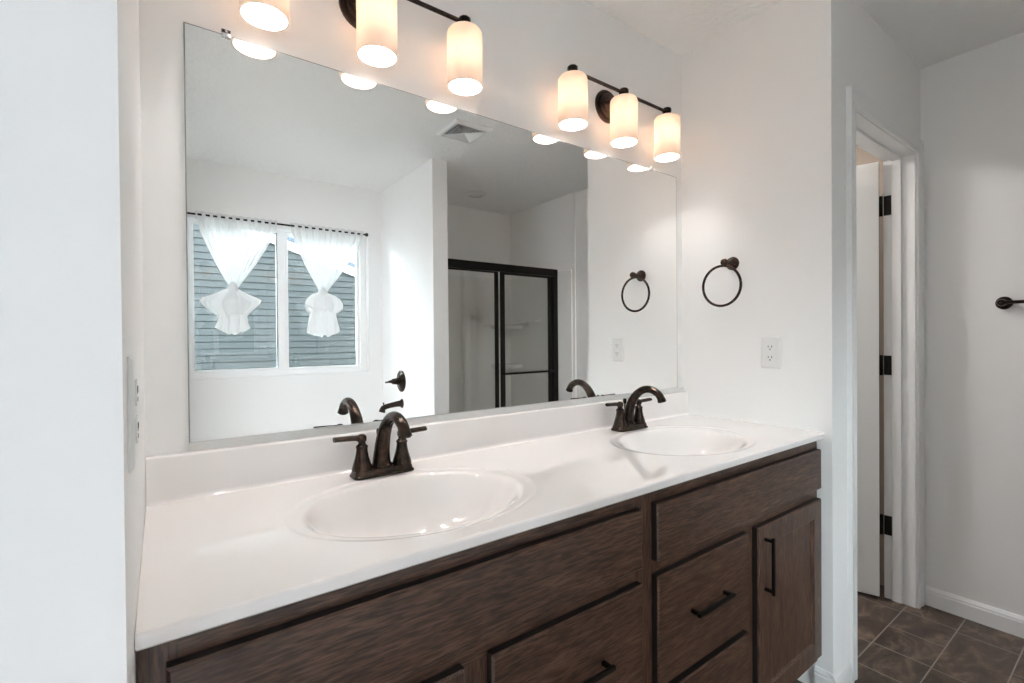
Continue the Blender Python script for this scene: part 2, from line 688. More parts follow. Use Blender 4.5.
def door_box(bm, u0, u1, n0, n1, z0, z1, bev=0.0):
    t = NB()
    box(t, u0, u1, n0, n1, z0, z1, bev)
    for v in t.verts:
        v.co = Vector((HX, HY, 0)) + du * v.co.x + dn * v.co.y + Vector((0, 0, v.co.z))
    me = bpy.data.meshes.new('t'); t.to_mesh(me); t.free(); bm.from_mesh(me); bpy.data.meshes.remove(me)


b = NB(); door_box(b, 0.004, 0.735, -0.0, 0.035, 0.012, 2.030, 0.002)
slab = obj('door_slab', b, M['door'], door)
b = NB(); door_box(b, 0.0028, 0.0042, 0.001, 0.034, 0.014, 2.028)
obj('door_edge_shade', b, M['gap_shade'], door)  # thin added strip, coloured as the shaded gap at the hinges
for s in (-0.001, 0.036):
    b = NB()
    sg = -1 if s < 0 else 1
    c0 = Vector((HX, HY, 0.92)) + du * 0.675 + dn * (0.0 if s < 0 else 0.035)
    lathe(b, c0, dn * sg, [(0.032, 0), (0.032, 0.006), (0.012, 0.010), (0.011, 0.035), (0.024, 0.042), (0.028, 0.055), (0.022, 0.066), (0.001, 0.069)], 24)
    obj('door_handle', b, M['black'], door, 40)
for hz in (0.342, 1.0885, 1.829):
    b = NB()
    yl = YI - 0.0335
    box(b, XJ - 0.0028, XJ + 0.001, yl, YI - 0.001, hz - 0.045, hz + 0.045, .001)
    lathe(b, (XJ - 0.006, YI + 0.008, hz - 0.047), (0, 0, 1), [(0.006, 0), (0.0075, 0.002), (0.0075, 0.029), (0.0068, 0.03), (0.0068, .031), (0.0075, .032), (0.0075, 0.061), (0.0068, .062), (0.0068, .063), (0.0075, 0.064), (0.0075, 0.092), (0.006, 0.094)], 16)
    door_box(b, 0.0035, 0.032, -0.0025, 0.001, hz - 0.045, hz + 0.045, .001)
    o = obj('door_hinge', b, M['black'], door, 40)

# ---- doorway the camera stands in
b = NB()
box(b, -0.121, XL + 0.001, YJ - 0.004, YJ, 0, 2.05); box(b, -0.121, XL + 0.001, -1.52, -1.505, 0, 2.05); box(b, -0.121, XL + 0.001, -1.505, YJ - 0.004, 2.035, 2.05)
struct('trim_4', b, M['trim'])

# ---- the window with its frame, sliding sash and panes
win = struct_empty('window_1', (0.783, YB, WZ0))
FY0, FY1 = YB - 0.050, YB - 0.125
b = NB()
box(b, WX0, 0.198, FY1, FY0, WZ0, WZ1, .003); box(b, 1.345, WX1, FY1, FY0, WZ0, WZ1, .003)
box(b, 0.198, 1.345, FY1, FY0, WZ0, 1.003, .003); box(b, 0.198, 1.345, FY1, FY0, 2.035, WZ1, .003)
box(b, 0.755, 0.806, FY1, FY0 - .025, 1.003, 2.035, .002)
box(b, 1.325, 1.345, FY1 + .01, FY0 - .03, 1.003, 2.035, .002); box(b, 0.806, 1.325, FY1 + .01, FY0 - .03, 1.003, 1.020, .002)
box(b, 0.806, 1.325, FY1 + .01, FY0 - .03, 2.020, 2.035, .002)
obj('window_frame', b, M['vinyl'], win, None)
b = NB()
box(b, 0.198, 0.212, FY0 - .035, FY0 - .006, 1.003, 2.035, .002); box(b, 0.731, 0.778, FY0 - .024, FY0 - .004, 1.003, 2.035, .002)
box(b, 0.212, 0.731, FY0 - .035, FY0 - .006, 1.003, 1.024, .002); box(b, 0.212, 0.731, FY0 - .035, FY0 - .006, 2.022, 2.035, .002)
sash = obj('window_sash', b, M['vinyl'], win)
b = NB(); box(b, 0.723, 0.731, FY0 - .034, FY0 - .012, 1.024, 2.022)
obj('window_seal', b, M['seal'], win)
b = NB(); box(b, 0.212, 0.723, FY0 - .024, FY0 - .020, 1.024, 2.022)
obj('window_pane', b, M['pane'], win)
b = NB(); box(b, 0.806, 1.325, FY0 - .054, FY0 - .050, 1.020, 2.020)
obj('window_pane', b, M['pane'], win)

# ------------------------------------------------------------------ mirror
ML, MR, MB_, MT = 0.0706, 1.803, 1.0107, 1.9078
mir = thing('wall_mirror', 'large frameless wall mirror above the double vanity top, reflecting the window', 'mirror', (0.937, 0, MB_))
b = NB()
me_ = 0.0022
v = [b.verts.new(p) for p in ((ML + me_, 0, MB_), (MR - me_, 0, MB_), (MR - me_, 0, MT - me_), (ML + me_, 0, MT - me_))]
b.faces.new(v)
obj('silvered_face', b, M['mirror'], mir, normals=False)
b = NB(); box(b, ML, MR, 0.0004, BW - .0003, MB_, MT)
obj('glass_edge', b, M['glass_edge'], mir)
b = NB()
prism(b, [(ML - .002, BW - .0002, 0.9935), (ML - .002, -0.006, 0.9935), (ML - .002, -0.006, MB_ + 0.001), (ML - .002, -0.0045, MB_ + 0.001), (ML - .002, -0.0045, .997), (ML - .002, BW - .0002, .997)], (W - 0.006 - ML, 0, 0))
obj('bottom_channel', b, M['channel'], mir)
for cx in (0.1489, 1.6327):
    b = NB()
    box(b, cx - .009, cx + .009, -0.004, -0.0005, MT - 0.008, MT + 0.010, .001)
    box(b, cx - .009, cx + .009, -0.004, BW - .0005, MT + 0.001, MT + 0.010, .001)
    lathe(b, (cx, -0.004, MT + .0055), (0, -1, 0), [(.0035, 0), (.003, .0015), (.001, .002)], 12)
    obj('mirror_clip', b, M['chrome'], mir, 40)

# ------------------------------------------------------------------ vanity: two cabinets under one top
ZC, ZCB = 0.8981, 0.8775
FYF, DYF = -0.521, -0.540        # face frame, door faces
CBZ = 0.105


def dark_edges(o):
    """near-black sides: the shade around the fronts put into their colour"""
    o.data.materials.append(M['edge_shade'])
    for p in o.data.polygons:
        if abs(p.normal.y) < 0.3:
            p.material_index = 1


def slab_front(bm, x0, x1, z0, z1):
    """flat front with a chamfered edge all round"""
    e, y0, y1 = 0.004, FYF - 0.0002, DYF
    rs = []
    for x, y in ((0, y0), (0, y1 + 0.004), (e, y1)):
        rs.append([(x0 + x, y, z0 + x), (x1 - x, y, z0 + x), (x1 - x, y, z1 - x), (x0 + x, y, z1 - x)])
    rings(bm, rs)


def pull(bm, c, half, vertical):
    """square bar pull on two posts"""
    a = Vector((0, 0, 1)) if vertical else Vector((1, 0, 0))
    c = Vector(c)
    t = 0.0045
    for s in (-1, 1):
        p = c + a * (half - 0.010) * s
        box(bm, p.x - t, p.x + t, DYF - 0.022, DYF + .0005, p.z - t, p.z + t, .001)
    l0, l1 = c - a * half, c + a * half
    box(bm, l0.x - (t if vertical else 0), l1.x + (t if vertical else 0), DYF - 0.029, DYF - 0.020, l0.z - (0 if vertical else t), l1.z + (0 if vertical else t), .0015)


def cabinet(x0, x1, name, label, door_left):
    root = thing(name, label, 'cabinet', ((x0 + x1) / 2, -0.26, 0), 'two cabinets of the double vanity')
    bb = NB()
    t = 0.016
    e = 0.0004
    box(bb, x0 + e, x0 + t, -0.50, BW - .001, CBZ, ZCB - .0006); box(bb, x1 - t, x1 - e, -0.50, BW - .001, CBZ, ZCB - .0006)
    box(bb, x0 + t, x1 - t, -0.50, BW - .001, CBZ, CBZ + t); box(bb, x0 + t, x1 - t, -0.01, BW - .001, CBZ + t, ZCB - .0006)
    obj('carcass', bb, M['wood_v'], root)
    dx = (x1 - x0)
    if door_left:
        d0, d1, w0, w1 = x0 + 0.028, x0 + 0.434, x0 + 0.489, x1 - 0.027
    else:
        w0, w1, d0, d1 = x0 + 0.027, x0 + 0.437, x0 + 0.487, x1 - 0.011
    lo, hi = min(d0, w0), max(d1, w1)
    s = 0.012
    zt = ZCB - .0006
    m0, m1 = (d1 - s, w0 + s) if door_left else (w1 - s, d0 + s)
    for a0, a1, c0, c1 in ((x0 + e, lo + s, CBZ, zt), (hi - s, x1 - e, CBZ, zt), (m0, m1, 0.147, 0.665)):
        bb = NB(); box(bb, a0, a1, FYF, -0.50, c0, c1)
        obj('stile', bb, M['wood_v'], root)
    for a0, a1, c0, c1 in ((lo + s, hi - s, ZCB - 0.048, zt), (lo + s, hi - s, 0.665, 0.722), (lo + s, hi - s, CBZ, 0.147), (m1 if door_left else lo + s, hi - s if door_left else m0, 0.392 - s, 0.412 + s)):
        bb = NB(); box(bb, a0, a1, FYF, -0.50, c0, c1)
        obj('rail', bb, M['wood_h'], root)
    bb = NB(); slab_front(bb, lo, hi, 0.708, 0.842)
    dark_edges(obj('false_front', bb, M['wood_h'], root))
    for z0, z1 in ((0.412, 0.674), (0.135, 0.392)):
        bb = NB(); slab_front(bb, w0, w1, z0, z1)
        d = obj('drawer', bb, M['wood_h'], root)
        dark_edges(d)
        bb = NB(); pull(bb, ((w0 + w1) / 2, 0, (z0 + z1) / 2 + 0.008), 0.082, False)
        obj('pull', bb, M['black'], d)
    # shaker door: frame and recessed panel
    bb = NB()
    z0, z1, f = 0.135, 0.674, 0.060
    def rect(i, y):
        return [(d0 + i, y, z0 + i), (d1 - i, y, z0 + i), (d1 - i, y, z1 - i), (d0 + i, y, z1 - i)]
    rings(bb, [rect(0, FYF - .0002), rect(0, DYF + 0.004), rect(0.004, DYF), rect(f - .003, DYF), rect(f + 0.002, DYF + 0.005), rect(f + .004, DYF + .0085), rect(f + .005, DYF + .009)])
    d = obj('cabinet_door', bb, M['wood_v'], root)
    d.data.materials.append(M['edge_shade'])
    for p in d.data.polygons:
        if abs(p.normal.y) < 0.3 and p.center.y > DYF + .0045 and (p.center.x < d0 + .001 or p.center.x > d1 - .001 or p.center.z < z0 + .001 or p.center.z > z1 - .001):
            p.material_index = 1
    bb = NB(); pull(bb, (d0 + 0.038 if not door_left else d1 - 0.038, 0, 0.562), 0.083, True)
    obj('pull', bb, M['black'], d)
    bb = NB(); box(bb, x0 + e, x1 - e, -0.455, -0.44, 0.0, CBZ)
    obj('toe_kick', bb, M['wood_h'], root)
    return root


XM = 0.9203
cabinet(XL + 0.001, XM, 'vanity_cabinet', 'dark oak vanity cabinet under the basin nearer the camera, its drawers right of its door', True)
cabinet(XM, W - 0.001, 'vanity_cabinet', 'dark oak vanity cabinet against the outlet wall, its shaker door beside the corner', False)

# ---- top with two oval basins
BAS = [(0.4640, -0.306), (1.3877, -0.306)]
BA, BBX = 0.268, 0.202          # ellipse half axes
CF = -0.5476                    # front edge
top = thing('vanity_countertop', 'long glossy white cultured marble vanity top with two oval basins moulded in', 'countertop', (0.92, -0.27, ZCB))
NS = 128
b = NB()
x0c, x1c = XL + 0.0006, W - 0.0006
yb, yf = BW - .0006, CF
R_ = 0.006
mid = (x0c + x1c) / 2


def to_rect(c, th, r):
    dx, dy = math.cos(th) * BA, math.sin(th) * BBX
    k = 1e9
    if dx > 1e-9: k = min(k, (r[1] - c[0]) / dx)
    if dx < -1e-9: k = min(k, (r[0] - c[0]) / dx)
    if dy > 1e-9: k = min(k, (r[3] - c[1]) / dy)
    if dy < -1e-9: k = min(k, (r[2] - c[1]) / dy)
    return (c[0] + dx * k, c[1] + dy * k)


for c, r in ((BAS[0], (x0c, mid, yf + R_, yb)), (BAS[1], (mid, x1c, yf + R_, yb))):
    ths = [2 * PI * k / NS for k in range(NS)]
    for px, py in ((r[0], r[2]), (r[0], r[3]), (r[1], r[2]), (r[1], r[3])):
        ths.append(math.atan2((py - c[1]) / BBX, (px - c[0]) / BA) % (2 * PI))
    ths = sorted(ths)
    inn = [b.verts.new((c[0] + BA * math.cos(t), c[1] + BBX * math.sin(t), ZC)) for t in ths]
    outv = [b.verts.new((*to_rect(c, t, r), ZC)) for t in ths]
    for i in range(len(ths)):
        j = (i + 1) % len(ths)
        b.faces.new((inn[i], outv[i], outv[j], inn[j]))
# rolled front edge, underside
prof = [(yf + R_ - R_ * math.sin(a * PI / 16), ZC - R_ + R_ * math.cos(a * PI / 16)) for a in range(9)]
prof += [(yf, ZCB + 0.003), (yf + 0.003, ZCB), (FYF + 0.03, ZCB), (FYF + .03, ZCB + .004), (yb, ZCB + .004)]
va = [b.verts.new((x0c, y, z)) for y, z in prof]
vb = [b.verts.new((x1c, y, z)) for y, z in prof]
for i in range(len(prof) - 1):
    if i < len(prof) - 2:
        b.faces.new((va[i], vb[i], vb[i + 1], va[i + 1]))
for x in (x0c, x1c):
    w = [b.verts.new((x, y, z)) for y, z in prof[:-1]] + [b.verts.new((x, yb, ZCB + .004)), b.verts.new((x, yb, ZC))]
    b.faces.new(w)
obj('slab', b, M['marble'], top, 40, normals=True)
for c in BAS:
    b = NB()
    pr = [(1.0, 0.0), (0.985, -0.0003), (0.968, -0.0014), (0.950, -0.0026), (0.925, -0.0032), (0.895, -0.0036), (0.875, -0.0045), (0.855, -0.0068), (0.835, -0.0105), (0.81, -0.018), (0.77, -0.032), (0.70, -0.058), (0.60, -0.088), (0.48, -0.109), (0.36, -0.121), (0.22, -0.129), (0.085, -0.133)]
    rs = [[(c[0] + BA * k * math.cos(2 * PI * i / NS), c[1] + 0.012 * (1 - k) + BBX * k * math.sin(2 * PI * i / NS), ZC + z) for i in range(NS)] for k, z in pr]
    rings(b, rs, False, True)
    bas = obj('basin', b, M['marble'], top, 179, normals=False)
    b = NB()
    lathe(b, (c[0], c[1] + 0.011, ZC - 0.1335), (0, 0, 1), [(0.021, 0), (0.022, 0.002), (0.018, 0.003), (0.015, 0.001), (0.0149, 0.004), (0.010, 0.006), (0.001, 0.0065)], 24)
    obj('drain', b, M['bronze'], bas, 40)
b = NB()
ZS = 0.9925
pf = [(BW - .0006, ZC - 0.0003), (-0.030, ZC - .0003), (-0.026, ZC + 0.0014), (-0.0225, ZC + .005), (-0.021, ZC + .010), (-0.020, ZS - 0.005), (-0.0185, ZS - .0015), (-0.015, ZS), (BW - .0006, ZS)]
prism(b, [(x0c, y, z) for y, z in pf], (x1c - x0c, 0, 0))
obj('backsplash', b, M['marble'], top, 50)


# ------------------------------------------------------------------ faucets
def faucet(cx, label):
    cy = -0.088
    root = thing('basin_faucet', label, 'faucet', (cx, cy, ZC), 'faucets on the vanity top')
    z = ZC + 0.0003

    def plate_ring(hx, hy, zz, n=9, r=0.012):
        out = []
        for sx, sy, a0 in ((1, 1, 0), (-1, 1, PI / 2), (-1, -1, PI), (1, -1, 3 * PI / 2)):
            for k in range(n):
                a = a0 + (PI / 2) * k / (n - 1)
                out.append((cx + sx * (hx - r) + r * math.cos(a), cy + sy * (hy - r) + r * math.sin(a), zz))
        return out
    bb = NB()
    rings(bb, [plate_ring(0.0755, 0.0275, z), plate_ring(0.076, 0.028, z + .003), plate_ring(0.0748, 0.0268, z + .0055), plate_ring(0.0728, 0.0248, z + .0075), plate_ring(0.0718, 0.0238, z + .014), plate_ring(0.0705, 0.0225, z + .0175), plate_ring(0.0685, 0.0205, z + .0185)])
    obj('base_plate', bb, M['bronze'], root, 40)
    zt = z + 0.0182
    # spout: wide oval foot, tapering up and arching forward
    pts = catmull([(cx, cy + 0.007, zt), (cx, cy + 0.004, zt + 0.034), (cx, cy - 0.008, zt + 0.073), (cx, cy - 0.030, zt + 0.106), (cx, cy - 0.061, zt + 0.127), (cx, cy - 0.094, zt + 0.131), (cx, cy - 0.123, zt + 0.119), (cx, cy - 0.136, zt + 0.103), (cx, cy - 0.1395, zt + 0.094)], 6)
    n = len(pts) - 1
    rad = [lerp([(0, .0205), (.15, .0175), (.42, .0138), (.6, .0125), (.85, .0125), (1, .0145)], i / n) for i in range(n + 1)]
    bb = NB(); tube(bb, pts, rad, 20, up=(1, 0, 0), sx=[lerp([(0, 1.12), (.5, 1.0), (1, 1.12)], i / n) for i in range(n + 1)])
    lathe(bb, (cx, cy + 0.006, zt - .001), (0, 0, 1), [(.026, 0), (.026, .004), (.0235, .007), (.021, .012), (.0195, .016)], 28)
    sp = obj('spout', bb, M['bronze'], root, 45)
    d = (pts[-1] - pts[-2]).normalized()
    bb = NB(); lathe(bb, pts[-1] - d * .001, d, [(.0125, 0), (.0125, .004), (.010, .004), (.009, .002)], 20)
    obj('aerator', bb, M['bronze'], sp, 40)
    for s in (-1, 1):
        hx = cx + s * 0.0510
        bb = NB()
        lathe(bb, (hx, cy, zt - .001), (0, 0, 1), [(.0240, 0), (.0240, .004), (.0225, .006), (.0222, .010), (.0195, .018), (.0160, .030), (.0138, .042), (.0130, .052), (.0142, .053), (.0142, .057), (.0120, .059), (.0085, .063), (.0085, .066)], 28)
        hb = obj('handle', bb, M['bronze'], root, 40)
        # lever: rounded hub and a flat blade that sweeps outward
        bb = NB()
        lathe(bb, (hx, cy, zt + .064), (0, 0, 1), [(.008, 0), (.0105, .004), (.0115, .010), (.0105, .016), (.006, .020), (.001, .021)], 20)
        lp = catmull([(hx, cy, zt + .0745), (hx + s * .018, cy, zt + .0768), (hx + s * .040, cy, zt + .0778), (hx + s * .066, cy, zt + .0788)], 5)
        tube(bb, lp, [lerp([(0, .0085), (.3, .0062), (.7, .0068), (1, .0072)], i / (len(lp) - 1)) for i in range(len(lp))], 14, up=(0, 1, 0), sx=[lerp([(0, 1), (.4, 1.2), (1, 1.35)], i / (len(lp) - 1)) for i in range(len(lp))], sy=[lerp([(0, 1.1), (.4, 1.0), (1, .85)], i / (len(lp) - 1)) for i in range(len(lp))])
        obj('lever', bb, M['bronze'], hb, 45)
    bb = NB()
    lathe(bb, (cx, cy + .0215, zt - .001), (0, 0, 1), [(.0028, 0), (.0028, .070), (.0045, .072), (.0062, .076), (.0066, .086), (.005, .090), (.001, .091)], 16)
    obj('lift_rod', bb, M['bronze'], root, 40)
    return root


f1 = faucet(BAS[0][0], 'dark bronze two-handle faucet at the basin nearer the camera')
f2 = dup(f1, (BAS[1][0] - BAS[0][0], 0, 0), 'dark bronze two-handle faucet at the far basin beside the outlet wall')


# ------------------------------------------------------------------ vanity lights
LY = -0.0682


def light_bar(cx, label):
    zb, zt = 1.9351, 2.096
    root = thing('vanity_light', label, 'wall light', (cx, BW, 2.09), 'three-shade bar lights over the mirror')
    bb = NB()
    lathe(bb, (cx - 0.012, BW - .0003, 2.090), (0, -1, 0), [(.060, 0), (.060, .006), (.057, .009), (.052, .009), (.050, .0065), (.047, .0065), (.045, .013), (.040, .015), (.036, .015), (.033, .021), (.022, .024), (.012, .026)], 48)
    obj('back_plate', bb, M['bronze'], root, 35)
    bb = NB()
    tube(bb, catmull([(cx - .012, BW - .022, 2.090), (cx - .012, -0.040, 2.093), (cx - .008, -0.058, 2.104), (cx, LY, 2.1155)], 5), 0.0065, 14)
    obj('arm', bb, M['bronze'], root, 50)
    bb = NB(); tube(bb, [(cx - .2490, LY, 2.1155), (cx + .2490, LY, 2.1155)], 0.0060, 16)
    obj('bar', bb, M['bronze'], root, 40)
    for k in (-1, 0, 1):
        x = cx + k * 0.2535
        bb = NB()
        lathe(bb, (x, LY, zt - .002), (0, 0, 1), [(.021, 0), (.021, .004), (.0135, .006), (.0125, .014), (.0165, .017), (.0175, .024), (.0175, .031), (.014, .035), (.001, .036)], 24)
        obj('cap', bb, M['bronze'], root, 40)
        bb = NB()
        r = 0.0492
        pr = [(r, zb), (r, zt - .016), (r - .0015, zt - .009), (r - .006, zt - .0035), (r - .013, zt - .001), (.020, zt)]
        q = r - 0.0035
        pi = [(.020, zt - .0035), (r - .014, zt - .0045), (r - .008, zt - .0075), (r - .005, zt - .012), (q, zt - .018), (q, zb)]
        lathe(bb, (x, LY, 0), (0, 0, 1), [(a, h) for a, h in pr + pi + [(r, zb)]], 40, False, False)
        bmesh.ops.remove_doubles(bb, verts=bb.verts[:], dist=1e-6)
        sh = obj('shade', bb, M['shade'], root, 60)
        bb = NB()
        lathe(bb, (x, LY, zt - .004), (0, 0, -1), [(.0125, 0), (.0135, .004), (.0135, .036), (.012, .038)], 20)
        obj('socket', bb, M['plastic'], sh, 40)
        bb = NB()
        lathe(bb, (x, LY, zt - .040), (0, 0, -1), [(.010, 0), (.0115, .008), (.018, .024), (.0225, .040), (.0230, .050), (.0195, .062), (.010, .071), (.001, .073)], 24)
        obj('bulb', bb, M['bulb'], sh, 179)
    return root


l1 = light_bar(0.4690, 'bronze bar light with three glowing opal shades, over the basin nearer the camera')
l2 = dup(l1, (1.3905 - 0.4690, 0, 0), 'bronze bar light with three glowing opal shades, over the far basin beside the outlet wall')

# ------------------------------------------------------------------ towel ring, outlet, plate, towel bar
tr = thing('towel_ring', 'bronze towel ring hanging on the wall above the electrical outlet', 'towel ring', (W, -0.226, 1.5196))
b = NB(); lathe(b, (W - .0003, -0.223, 1.5156), (-1, 0, 0), [(.026, 0), (.026, .005), (.0235, .010), (.019, .013), (.0125, .018), (.0095, .026), (.0095, .050), (.0125, .053), (.0138, .060), (.0125, .068), (.008, .072), (.001, .073)], 28)
obj('post', b, M['bronze'], tr, 40)
b = NB()
rr = 0.0775
rc = Vector((W - 0.061, -0.210, 1.4255))
tube(b, [rc + Vector((0, math.cos(2 * PI * k / 64) * rr, math.sin(2 * PI * k / 64) * rr)) for k in range(64)], 0.0050, 12, loop=True)
obj('ring', b, M['bronze'], tr, 179)


def wall_plate(name, label, wx, cy, cz, nx, toggles=False):
    root = thing(name, label, 'outlet', (wx, cy, cz))
    bb = NB()
    hw, hh = 0.0362, 0.0585
    rs = []
    for i, d in ((0, 0.0003), (0, .002), (.003, .0045), (.006, .0055)):
        rs.append([(wx + nx * d, cy - hw + i, cz - hh + i), (wx + nx * d, cy + hw - i, cz - hh + i), (wx + nx * d, cy + hw - i, cz + hh - i), (wx + nx * d, cy - hw + i, cz + hh - i)])
    rings(bb, rs)
    obj('cover_plate', bb, M['plastic'], root)
    for s in (-1, 1):
        c = Vector((wx + nx * 0.0052, cy, cz + s * 0.0195))
        bb = NB()
        pts = []
        for k in range(36):
            a = 2 * PI * k / 36
            pts.append((c.x, c.y + max(-.0165, min(.0165, .0175 * math.cos(a))), c.z + max(-.0135, min(.0135, .0175 * math.sin(a)))))
        prism(bb, pts, (nx * 0.0022, 0, 0))
        f = obj('receptacle', bb, M['plastic'], root)
        bb = NB()
        xs = c.x + nx * 0.0020
        for dy, hz in ((-.0063, .0042), (.0063, .0034)):
            box(bb, xs, xs + nx * 0.0006, c.y + dy - .0011, c.y + dy + .0011, c.z + .003 - hz, c.z + .003 + hz)
        lathe(bb, (xs, c.y, c.z - .0075), (nx, 0, 0), [(.0024, 0), (.0024, .0006)], 12)
        obj('slots', bb, M['slot'], f)
    bb = NB(); lathe(bb, (wx + nx * .005, cy, cz), (nx, 0, 0), [(.003, 0), (.0028, .0012), (.001, .0015)], 12)
    obj('screw', bb, M['plastic'], root)
    return root


wall_plate('wall_outlet', 'white duplex outlet on the wall below the bronze towel ring', W, -0.3678, 1.1679, -1)
wall_plate('wall_outlet', 'white duplex outlet seen edge-on between the doorway jamb and the mirror', XL, -0.585, 1.1560, 1)

tb = thing('towel_bar', 'dark bronze towel bar on the right wall near the doorway', 'towel bar', (XR, -1.14, 1.357))
for y in (-0.838, -1.448):
    b = NB(); lathe(b, (XR - .0003, y, 1.357), (-1, 0, 0), [(.0265, 0), (.0265, .005), (.024, .010), (.019, .013), (.0125, .018), (.0095, .026), (.0095, .042), (.0135, .045), (.0145, .056), (.0125, .064), (.001, .066)], 28)
    obj('post', b, M['bronze'], tb, 40)
b = NB(); tube(b, [(XR - .055, -0.836, 1.357), (XR - .055, -1.450, 1.357)], 0.0070, 16)
obj('bar', b, M['bronze'], tb, 40)

# ------------------------------------------------------------------ curtains on their rod
RY, RZ = YB + 0.034, 2.068
rod = thing('curtain_rod', 'thin black curtain rod across the top of the window', 'curtain rod', (0.76, RY, RZ))
b = NB(); tube(b, [(0.13, RY, RZ), (1.360, RY, RZ)], 0.0065, 14)
obj('rod', b, M['black'], rod, 40)
for x, s in ((0.132, -1), (1.358, 1)):
    b = NB(); lathe(b, (x, RY, RZ), (s, 0, 0), [(.0065, 0), (.010, .002), (.014, .010), (.0145, .018), (.010, .024), (.001, .026)], 20)
    obj('finial', b, M['black'], rod, 40)
    b = NB(); tube(b, [(x - s * .03, RY, RZ), (x - s * .03, YB + .002, RZ - .004)], 0.005, 10); box(b, x - s * .03 - .012, x - s * .03 + .012, YB + .0003, YB + .004, RZ - .03, RZ + .02, .001)
    obj('bracket', b, M['black'], rod, 40)


def curtain(cx, xa, xb, zk, label, seed, puff, tail):
    """sheer panel gathered on the rod, pulled in to a knot, with a puffed skirt and a tail below"""
    rnd = random.Random(seed)
    root = thing('sheer_curtain', label, 'curtain', (cx, RY, zk), 'knotted sheer curtains in the window')
    ph = [rnd.uniform(0, 2 * PI) for _ in range(8)]
    NU, NV = 150, 36
    bb = NB()
    grid = []
    ztop = RZ + 0.022
    for j in range(NV + 1):
        t = j / NV
        z = ztop + (zk - ztop) * t
        k = lerp([(0, 1), (.12, .965), (.29, .86), (.62, .53), (.82, .30), (.94, .15), (1, .10)], t)
        xl, xr = cx + (xa - cx) * k, cx + (xb - cx) * k
        row = []
        for i in range(NU + 1):
            u = i / NU
            fold = math.sin(2 * PI * 11 * u + ph[0] + .8 * math.sin(5 * u + ph[1])) * .010 + math.sin(2 * PI * 23 * u + ph[2]) * .004
            gath = math.sin(2 * PI * 46 * u) * .0035 * max(0, 1 - t * 8)
            y = RY + fold * (0.55 + .6 * t) + gath
            if t > .8:
                y = RY + (y - RY) * 1.0 + .018 * (t - .8) / .2 * math.sin(PI * 6 * u)
            if t < .075:      # the heading passes in front of and behind the rod
                y = RY + math.copysign(0.0095, math.sin(2 * PI * 11 * u + ph[0])) * 1.0 + fold * .25
            row.append(bb.verts.new((xl + (xr - xl) * u, y, z)))
        grid.append(row)
    for j in range(NV):
        for i in range(NU):
            bb.faces.new((grid[j][i], grid[j][i + 1], grid[j + 1][i + 1], grid[j + 1][i]))
    obj('panel', bb, M['sheer'], root, 179)
    # knot
    bb = NB()
    rs = []
    for r, dz in ((.010, .040), (.022, .030), (.031, .014), (.034, -.004), (.030, -.022), (.018, -.034), (.006, -.040)):
        rs.append([(cx + r * math.cos(a) * (1 + .10 * math.sin(3 * a + ph[3])), RY + .004 + r * .8 * math.sin(a), zk + dz + .006 * math.sin(2 * a + ph[4])) for a in [2 * PI * k / 28 for k in range(28)]])
    rings(bb, rs)
    obj('knot', bb, M['voile_fold'], root, 179)

    def skirt(name, prof, waves, amp, zamp, ysq, lop, hem=0.0):
        b2 = NB()
        N = 144
        rs2 = []
        for q, (r, z) in enumerate(prof):
            g = q / (len(prof) - 1)
            ring = []
            for k in range(N):
                a = 2 * PI * k / N
                wv = sum(w * math.sin(n * a + p) for n, w, p in waves)
                rr_ = r * (1 + amp * g * wv)
                side = math.cos(a)
                ring.append((cx + rr_ * side * (1 + lop * side * .15), RY + .006 + rr_ * ysq * math.sin(a), z + zamp * g * (wv + .6 * math.sin(2 * a + ph[5])) + hem * g * g * (abs(side) - .4)))
            rs2.append(ring)
        rings(b2, rs2, False, False)
        return obj(name, b2, M['voile_fold'], root, 179)
    skirt('puff', puff, [(5, .5, ph[6]), (9, .45, ph[7]), (16, .22, ph[2]), (2, .3, ph[4])], .30, .020, .30, rnd.uniform(-1, 1))
    skirt('tail', tail, [(6, .5, ph[1]), (11, .5, ph[5]), (19, .25, ph[3])], .26, .012, .34, 0, .035)
    return root


curtain(0.432, 0.218, 0.715, 1.584, 'knotted sheer white curtain over the sliding window pane', 3,
        [(.02, 1.59), (.045, 1.575), (.085, 1.548), (.125, 1.525), (.155, 1.508), (.166, 1.490), (.155, 1.462), (.118, 1.425), (.098, 1.40)],
        [(.05, 1.54), (.092, 1.48), (.090, 1.43), (.080, 1.39), (.083, 1.33), (.093, 1.285)])
curtain(1.026, 0.800, 1.345, 1.584, 'knotted sheer white curtain over the fixed window pane near the valve', 11,
        [(.02, 1.59), (.05, 1.578), (.09, 1.560), (.115, 1.535), (.130, 1.508), (.132, 1.478), (.122, 1.450), (.100, 1.440)],
        [(.05, 1.54), (.085, 1.47), (.092, 1.42), (.100, 1.36), (.106, 1.31), (.110, 1.262)])

# ------------------------------------------------------------------ tub, its valve and spout
tub = thing('bathtub', 'white bathtub under the window with the knotted curtains', 'bathtub', (0.75, -2.2, 0))
b = NB()
tx0, tx1, ty0, ty1, tzr = XL + .002, X1 - .002, YB + .002, -1.80, 0.50


def tub_ring(ix, iy, z, r):
    out = []
    xa, xb, ya, yb_ = tx0 + ix, tx1 - ix, ty0 + iy, ty1 - iy
    for cx, cy, a0 in ((xb - r, yb_ - r, 0), (xa + r, yb_ - r, PI / 2), (xa + r, ya + r, PI), (xb - r, ya + r, 1.5 * PI)):
        for k in range(7):
            a = a0 + PI / 2 * k / 6
            out.append((cx + r * math.cos(a), cy + r * math.sin(a), z))
    return out


